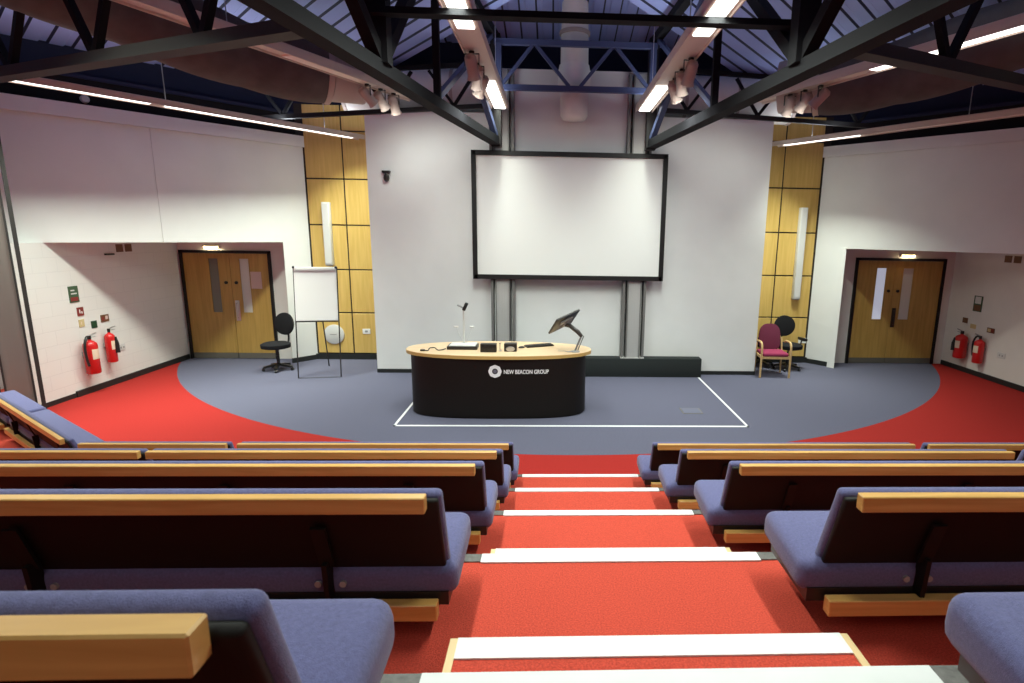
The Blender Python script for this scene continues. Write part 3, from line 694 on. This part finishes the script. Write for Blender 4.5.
# ------------------------------------------------------------------ wall fittings
t = thing('security_camera', 'small dark dome camera high on the left of the white front wall', 'camera', (-3.05, YW, 3.79))
m = MB(); m.b2((-3.12, YW - .10, 3.77), (-2.98, YW, 3.81), .006); m.cyl((-3.05, YW - .06, 3.77), (-3.05, YW - .06, 3.72), .03); m.build('bracket', M['blackplast'], t)
m = MB(); m.tube([(-3.05, YW - .06, 3.73), (-3.05, YW - .06, 3.68), (-3.05, YW - .06, 3.64), (-3.05, YW - .06, 3.615)], [.05, .055, .045, .015], 14); m.build('dome', M['brownplast'], t)
def line_speaker(x, z0, z1, label):
    t = thing('column_speaker', label, 'speaker', (x, 12.4, z0), group=None)
    m = MB(); m.b2((x - .075, 12.32, z0), (x + .075, 12.45, z1), .012); m.build('case', M['palegrey'], t)
    m = MB(); m.b2((x - .055, 12.314, z0 + .03), (x + .055, 12.322, z1 - .03), .003, 1); m.build('grille', M['palegrey'], t)
    m = MB(); m.b2((x - .06, 12.33, z0 - .015), (x + .06, 12.44, z0)); m.build('end_cap', M['grey'], t)
line_speaker(-4.61, 2.02, 3.28, 'slim white column loudspeaker on the left timber panels above the flip chart')
line_speaker(5.275, 1.43, 3.35, 'long slim white column loudspeaker on the right timber panels')
m = MB(); m.tube([(-4.64, 12.452, .545), (-4.64, 12.425, .545), (-4.64, 12.415, .545)], [.21, .21, .19], 36); m.mi = 1; m.b2((-4.72, 12.412, .54), (-4.58, 12.417, .552))
tag(m.build('wall_disc', [M['palegrey'], M['grey']]), 'round white disc low on the left timber panels behind the flip chart', 'disc')
def socket(p, axis, label, w=.16, h=.11):
    t = thing('wall_socket', label, 'socket', p, group=None); x, y, z = p
    if axis == 'y':
        m = MB(); m.b2((x - w / 2, y - .012, z - h / 2), (x + w / 2, y, z + h / 2), .003, 1); m.build('plate', M['paperwhite'], t)
        m = MB(); m.b2((x - .03, y - .015, z - .02), (x + .03, y - .011, z + .02)); m.build('outlet', M['grey'], t)
    else:
        s = axis
        m = MB(); m.b2((x, y - w / 2, z - h / 2), (x + s * .012, y + w / 2, z + h / 2), .003, 1); m.build('plate', M['palegrey'], t)
        m = MB()
        for e in (-.035, .035): m.b2((x + s * .011, y + e - .015, z - .02), (x + s * .015, y + e + .015, z + .015))
        m.build('outlet', M['grey'], t)
socket((-3.96, 12.452, .615), 'y', 'white socket on the left timber panels beside the white wall')
socket((5.64 - .10, 12.452, .50), 'y', 'white socket on the right timber panels behind the black chair', .18, .12)
socket((-7.70, 10.55, .61), 1, 'white double socket right of the fire extinguishers on the left recess wall')
socket((8.75, 10.73, .55), -1, 'white double socket beside the fire extinguishers on the right recess wall', .2)
def wall_sign(s, x, y0, y1, z0, z1, base, label, marks=()):
    t = thing('wall_sign', label, 'sign', (x, (y0 + y1) / 2, z0), group=None)
    m = MB(); m.b2((x, y0, z0), (x + s * .008, y1, z1)); m.build('plate', M[base], t)
    if marks:
        for mm in marks:
            a0, b0, a1, b1, k = mm
            m = MB(); m.b2((x + s * .008, y0 + (y1 - y0) * a0, z0 + (z1 - z0) * b0), (x + s * .010, y0 + (y1 - y0) * a1, z0 + (z1 - z0) * b1)); m.build('marking', M[k], t)
lx = -7.699
wall_sign(1, lx, 9.58, 9.77, 1.52, 1.78, 'green', 'green and red notice highest on the left recess wall', ((.1, .08, .9, .32, 'signred'), (.2, .5, .8, .58, 'palegrey'), (.2, .7, .6, .78, 'palegrey')))
wall_sign(1, lx, 9.69, 9.82, 1.29, 1.43, 'signred', 'small red square sign with a white symbol on the left recess wall', ((.3, .3, .45, .75, 'paperwhite'), (.6, .25, .75, .5, 'paperwhite')))
wall_sign(1, lx, 9.69, 9.80, 1.11, 1.23, 'yellow', 'small pale yellow square sign on the left recess wall', ((.35, .3, .5, .7, 'cream'),))
wall_sign(1, lx, 9.94, 10.06, 1.05, 1.17, 'darkgreen', 'small dark green square sign on the left recess wall')
wall_sign(1, lx, 10.16, 10.34, 1.12, 1.24, 'brown', 'small brown and white sign above the right-hand extinguisher on the left wall', ((.1, .2, .4, .7, 'signred'), (.55, .3, .85, .8, 'paperpink')))
m = MB(); m.b2((lx, 10.45, 2.24), (lx + .03, 10.65, 2.27)); tag(m.build('wall_sensor', M['blackplast']), 'thin dark fitting high on the left recess wall below the ceiling', 'fitting')
rx = 8.749
wall_sign(-1, rx, 11.44, 11.68, 1.30, 1.62, 'green', 'green and brown notice highest on the right recess wall', ((.1, .05, .9, .42, 'brown'), (.15, .5, .85, .95, 'palegrey')))
wall_sign(-1, rx, 11.78, 11.93, 1.02, 1.13, 'brown', 'small dark brown sign above the left extinguisher on the right wall')
wall_sign(-1, rx, 11.52, 11.68, .94, 1.03, 'yellow', 'small tan square sign beside the left extinguisher on the right wall')
wall_sign(-1, rx, 11.0, 11.2, .93, 1.03, 'brown', 'small brown and cream sign above the right extinguisher on the right wall', ((.1, .2, .45, .8, 'signred'), (.5, .2, .9, .8, 'yellow')))
def exit_sign(s, x, y0, y1, z0, z1, label):
    t = thing('exit_sign', label, 'sign', (x, (y0 + y1) / 2, z0), group=None); mid = (y0 + y1) / 2
    for k, (a, b) in enumerate(((y0, mid - .03), (mid + .03, y1))):
        m = MB(); m.b2((x, a, z0), (x + s * .012, b, z1)); p = m.build('plate', M['brown'], t)
        m = MB(); q = (a + b) / 2; X = x + s * .013
        if k == 0: m.b2((x + s * .012, q - .05, z0 + .05), (X, q + .02, z0 + .07)); m.b2((x + s * .012, q + .0, z0 + .03), (X, q + .05, z0 + .10))
        else: m.b2((x + s * .012, q - .04, z0 + .03), (X, q - .02, z0 + .10)); m.b2((x + s * .012, q - .02, z0 + .06), (X, q + .04, z0 + .08))
        m.build('symbol', M['cream'], p)
exit_sign(1, -7.699, 10.74, 11.12, 2.285, 2.42, 'pair of small brown and cream sign squares high on the left recess wall')
exit_sign(-1, 8.749, 10.63, 11.03, 2.33, 2.46, 'pair of small brown and cream sign squares high on the right recess wall')

def extinguisher(x, y, z0, h, r, s, hose, label, dark=False):
    """s: +1 hangs on the left wall facing +x, -1 on the right wall"""
    t = thing('fire_extinguisher', label, 'fire extinguisher', (x, y, z0), group=None)
    cx = x + s * (r + .02)
    m = MB(); m.lathe([(r * .9, z0), (r, z0 + .015), (r, z0 + h * .80), (r * .93, z0 + h * .86), (r * .6, z0 + h * .92), (r * .28, z0 + h * .95), (r * .26, z0 + h)], (cx, y, 0), 24); m.build('cylinder', M['redgloss'], t, 50)
    m = MB(); m.lathe([(r * 1.004, z0 + h * .42), (r * 1.012, z0 + h * .43), (r * 1.012, z0 + h * .70), (r * 1.004, z0 + h * .71)], (cx, y, 0), 24)
    # keep only the room-facing half of the label sleeve
    bmesh.ops.delete(m.bm, geom=[v for v in m.bm.verts if s * (v.co.x - cx) < r * .1 or abs(v.co.y - y) > r * .8], context='VERTS')
    m.build('label_sheet', M['cream'], t)
    m = MB(); zt = z0 + h; m.cyl((cx, y, zt - .01), (cx, y, zt + .05), r * .28, n=12); m.build('valve', M['blackplast'], t)
    m = MB(); m.bar((cx, y, zt + .045), (cx + s * .02, y + .13, zt + .075), .03, .012); m.bar((cx, y, zt + .02), (cx + s * .02, y + .11, zt + .02), .026, .012); m.build('lever', M['silver'] if not dark else M['grey'], t)
    if hose:
        q = hose
        m = MB(); m.tube(smooth_path([(cx, y, zt + .03), (cx + s * .02, y + q * r * .8, zt + .03), (cx + s * .03, y + q * r * 1.45, zt - .08), (cx + s * .03, y + q * r * 1.5, zt - h * .45), (cx + s * .03, y + q * r * 1.15, z0 + h * .25)]), .019, 10); m.build('hose', M['blackplast'], t)
    else:
        m = MB(); m.tube([(cx + s * r * .95, y + r * .3, z0 + h * .82), (cx + s * r * 1.1, y + r * .35, z0 + h * .6), (cx + s * r * 1.1, y + r * .3, z0 + h * .3)], [.02, .035, .04], 10); m.build('horn', M['blackplast'], t)
    m = MB(); m.b2((x, y - .04, z0 + h * .5), (x + s * .03, y + .04, z0 + h * .62)); m.build('wall_bracket', M['grey'], t)
extinguisher(-7.70, 9.70, .34, .58, .10, 1, -1, 'red fire extinguisher with a black hose, nearer the left column')
extinguisher(-7.70, 10.17, .43, .53, .078, 1, 0, 'slimmer red fire extinguisher with a black horn on the left recess wall')
extinguisher(8.75, 11.70, .30, .52, .12, -1, 0, 'dark red fire extinguisher nearest the right double door', True)
extinguisher(8.75, 11.20, .30, .50, .095, -1, 1, 'dark red fire extinguisher with a hose, farther from the right double door', True)

# smoke detector on the black band
q = V((*PLf(3.4, -.12), 4.66)); n = V((.768, -.64, 0))
m = MB(); m.tube([q + n * .0, q + n * .03, q + n * .05], [.06, .06, .04], 16); tag(m.build('smoke_detector', M['palegrey']), 'small round pale detector on the black band above the left slanted wall', 'detector')

# ------------------------------------------------------------------ chairs
def task_chair(label, loc, rz, arms=False):
    """faces -y at rz=0"""
    t = thing('task_chair', label, 'chair', loc, rz, 'black swivel chairs', world=False)
    m = MB(); m.tube([(0, -.03, .445), (0, -.03, .46), (0, -.03, .53), (0, -.03, .555)], [.21, .265, .27, .22], 24); m.build('seat', M['blackfab'], t, 60)
    rot = Matrix.Rotation(R(-6), 3, 'X')
    m = MB(); pr = []
    for yy, rr in ((-.03, .17), (-.022, .205), (.012, .21), (.03, .17)):
        ring = []
        for k in range(28):
            a = 2 * math.pi * k / 28; ring.append(rot @ V((1.14 * rr * math.cos(a), yy - .02 * (1 - math.cos(a) ** 2) + .03 * math.cos(a) ** 2 * -1, rr * 1.06 * math.sin(a))) + V((0, .25, .89)))
        pr.append(ring)
    m.ring_loft(pr); m.build('backrest', M['blackfab'], t, 60)
    m = MB(); m.tube(smooth_path([(0, .05, .45), (0, .22, .46), (0, .30, .58), (0, .28, .85)]), .018, 8); m.build('back_bar', M['blackplast'], t)
    m = MB(); m.tube([(0, 0, .12), (0, 0, .30), (0, 0, .30), (0, 0, .47)], [.03, .03, .018, .018], 12); m.build('gas_lift', M['blackplast'], t)
    for k in range(5):
        a = 2 * math.pi * k / 5 + .3; e = V((.27 * math.cos(a), .27 * math.sin(a), .075))
        m = MB(); m.bar((0, 0, .12), e, .055, .04); lg = m.build('base_arm', M['blackplast'], t)
        x = V((-math.sin(a), math.cos(a), 0))
        m = MB(); c = V((e.x, e.y, .028)); m.cyl(c - x * .022, c + x * .022, .028, n=12); m.bar(c, e, .02, .02); m.build('castor', M['blackplast'], lg)
    if arms:
        for s in (-1, 1):
            m = MB(); m.tube([(s * .22, .02, .48), (s * .29, .02, .52), (s * .29, 0, .63)], .015, 8); m.box((s * .29, -.03, .645), (.07, .28, .06), None, .015); m.build('armrest', M['blackplast'], t)
    return t
tc = task_chair('black swivel task chair beside the flip chart at the left', (-5.38, 11.42, 0), R(-22))
tc2 = task_chair('black swivel task chair behind the plum armchair at the right', (4.97, 11.80, 0), R(8), True)
dup(tc2, (4.50, 12.10, 0), R(58), 'black swivel chair mostly hidden between the white wall and the plum armchair')

t = thing('armchair', 'plum upholstered armchair with pale wooden arms beside the white wall', 'chair', (4.43, 11.28, 0), R(-3), world=False)
m = MB(); m.box((0, -.02, .46), (.50, .48, .075), None, .03, 3); m.build('seat', M['magenta'], t, 60)
m = MB(); rot = Matrix.Rotation(R(-10), 3, 'X'); pr = []
for yy, k0 in ((-.03, .9), (-.022, 1), (.012, 1), (.03, .9)):
    ring = []
    for k in range(36):
        a = 2 * math.pi * k / 36; cx, sz = math.cos(a), math.sin(a)
        p = 2.6 if sz > 0 else 4
        ring.append(rot @ V((.215 * k0 * math.copysign(abs(cx) ** (2 / p), cx), yy, .27 * k0 * math.copysign(abs(sz) ** (2 / p), sz))) + V((0, .25, .74)))
    pr.append(ring)
m.ring_loft(pr); m.build('backrest', M['purple'], t, 60)
for s in (-1, 1):
    m = MB(); m.tube(smooth_path([(s * .285, -.25, 0), (s * .285, -.25, .35), (s * .285, -.245, .58), (s * .285, -.20, .68), (s * .285, -.10, .70), (s * .285, .06, .69), (s * .28, .12, .66)], 5), .021, 10); m.build('arm', M['beech'], t, 60)
    m = MB(); m.tube([(s * .265, .22, 0), (s * .26, .20, .42), (s * .255, .23, .60), (s * .25, .26, .74)], .018, 10); m.build('rear_leg', M['beech'], t, 60)
    m = MB(); m.bar((s * .275, -.24, .405), (s * .262, .21, .405), .025, .05); m.build('side_rail', M['beech'], t)
m = MB(); m.bar((-.28, -.235, .40), (.28, -.235, .40), .025, .05); m.build('front_rail', M['beech'], t)

# flip chart
t = thing('flip_chart', 'white flip chart on a black easel frame in front of the left timber panels', 'flip chart', (-4.345, 10.80, 0), R(10), world=False)
w = .375; top = 2.06; ly = lambda zz: .26 * zz / top
m = MB(); m.tube([(-w, ly(top), top), (-w, 0, .012), (w, 0, .012), (w, ly(top), top)], .012, 8); m.build('front_frame', M['blackplast'], t)
rot = Matrix.Rotation(-math.atan2(.26, top), 3, 'X')
m = MB(); m.box((0, ly(1.55) - .02, 1.55), (2 * w - .015, .02, .98), rot, .004, 1); m.build('board', M['paperwhite'], t)
m = MB(); m.box((0, ly(1.53) - .034, 1.515), (2 * w - .06, .006, .88), rot); m.build('paper_pad', M['paperwhite'], t)
m = MB(); m.box((0, ly(2.02) - .04, 2.02), (2 * w - .05, .035, .07), rot, .008); m.build('clamp_bar', M['palegrey'], t)
for s in (-1, 1):
    m = MB(); m.lathe([(.018, 2.03), (.024, 2.04), (.024, 2.06), (.01, 2.075)], (s * (w - .01), ly(2.04) - .045, 0), 10); m.build('clamp_knob', M['blackplast'], t)
m = MB(); m.bar((-w, ly(1.06) - .03, 1.06), (w, ly(1.06) - .03, 1.06), .05, .02); m.build('pen_tray', M['blackplast'], t)
m = MB(); m.tube([(.0, .27, 1.95), (-.02, 1.0, .01)], .012, 8); m.build('rear_leg', M['blackplast'], t)

for o in WORLD: del o['_w']

# ------------------------------------------------------------------ world, camera
w = bpy.data.worlds.new('room_ambient'); bpy.context.scene.world = w; w.use_nodes = True
w.node_tree.nodes['Background'].inputs['Color'].default_value = (.9, .92, 1, 1); w.node_tree.nodes['Background'].inputs['Strength'].default_value = .05

F, PITCH, YAW, ROLL, PX, PY = 581.483, .2014, -.0437, .0168, 64.505, 10.22
cam = bpy.data.cameras.new('camera'); co = bpy.data.objects.new('camera', cam); col.objects.link(co)
cam.sensor_fit = 'HORIZONTAL'; cam.sensor_width = 36; cam.lens = 36 * F / 1024
cam.shift_x = -PX / 1024; cam.shift_y = PY / 1024
c, s = math.cos(YAW), math.sin(YAW)
fw = V((-s * math.cos(PITCH), c * math.cos(PITCH), -math.sin(PITCH))); rt = V((c, s, 0)); up = rt.cross(fw)
r2 = rt * math.cos(ROLL) + up * math.sin(ROLL); u2 = -rt * math.sin(ROLL) + up * math.cos(ROLL)
mm = Matrix((r2, u2, -fw)).transposed().to_4x4(); mm.translation = (0, 0, 2.75); co.matrix_world = mm
cam.dof.use_dof = True; cam.dof.focus_distance = 8.0; cam.dof.aperture_fstop = 8
cam.clip_start = .02; cam.clip_end = 100
sc = bpy.context.scene; sc.camera = co
sc.view_settings.view_transform = 'Standard'; sc.view_settings.look = 'None'; sc.view_settings.gamma = 1; sc.view_settings.use_curve_mapping = False
sc.view_settings.exposure = 0.22
sc.cycles.max_bounces = 6; sc.cycles.use_denoising = True
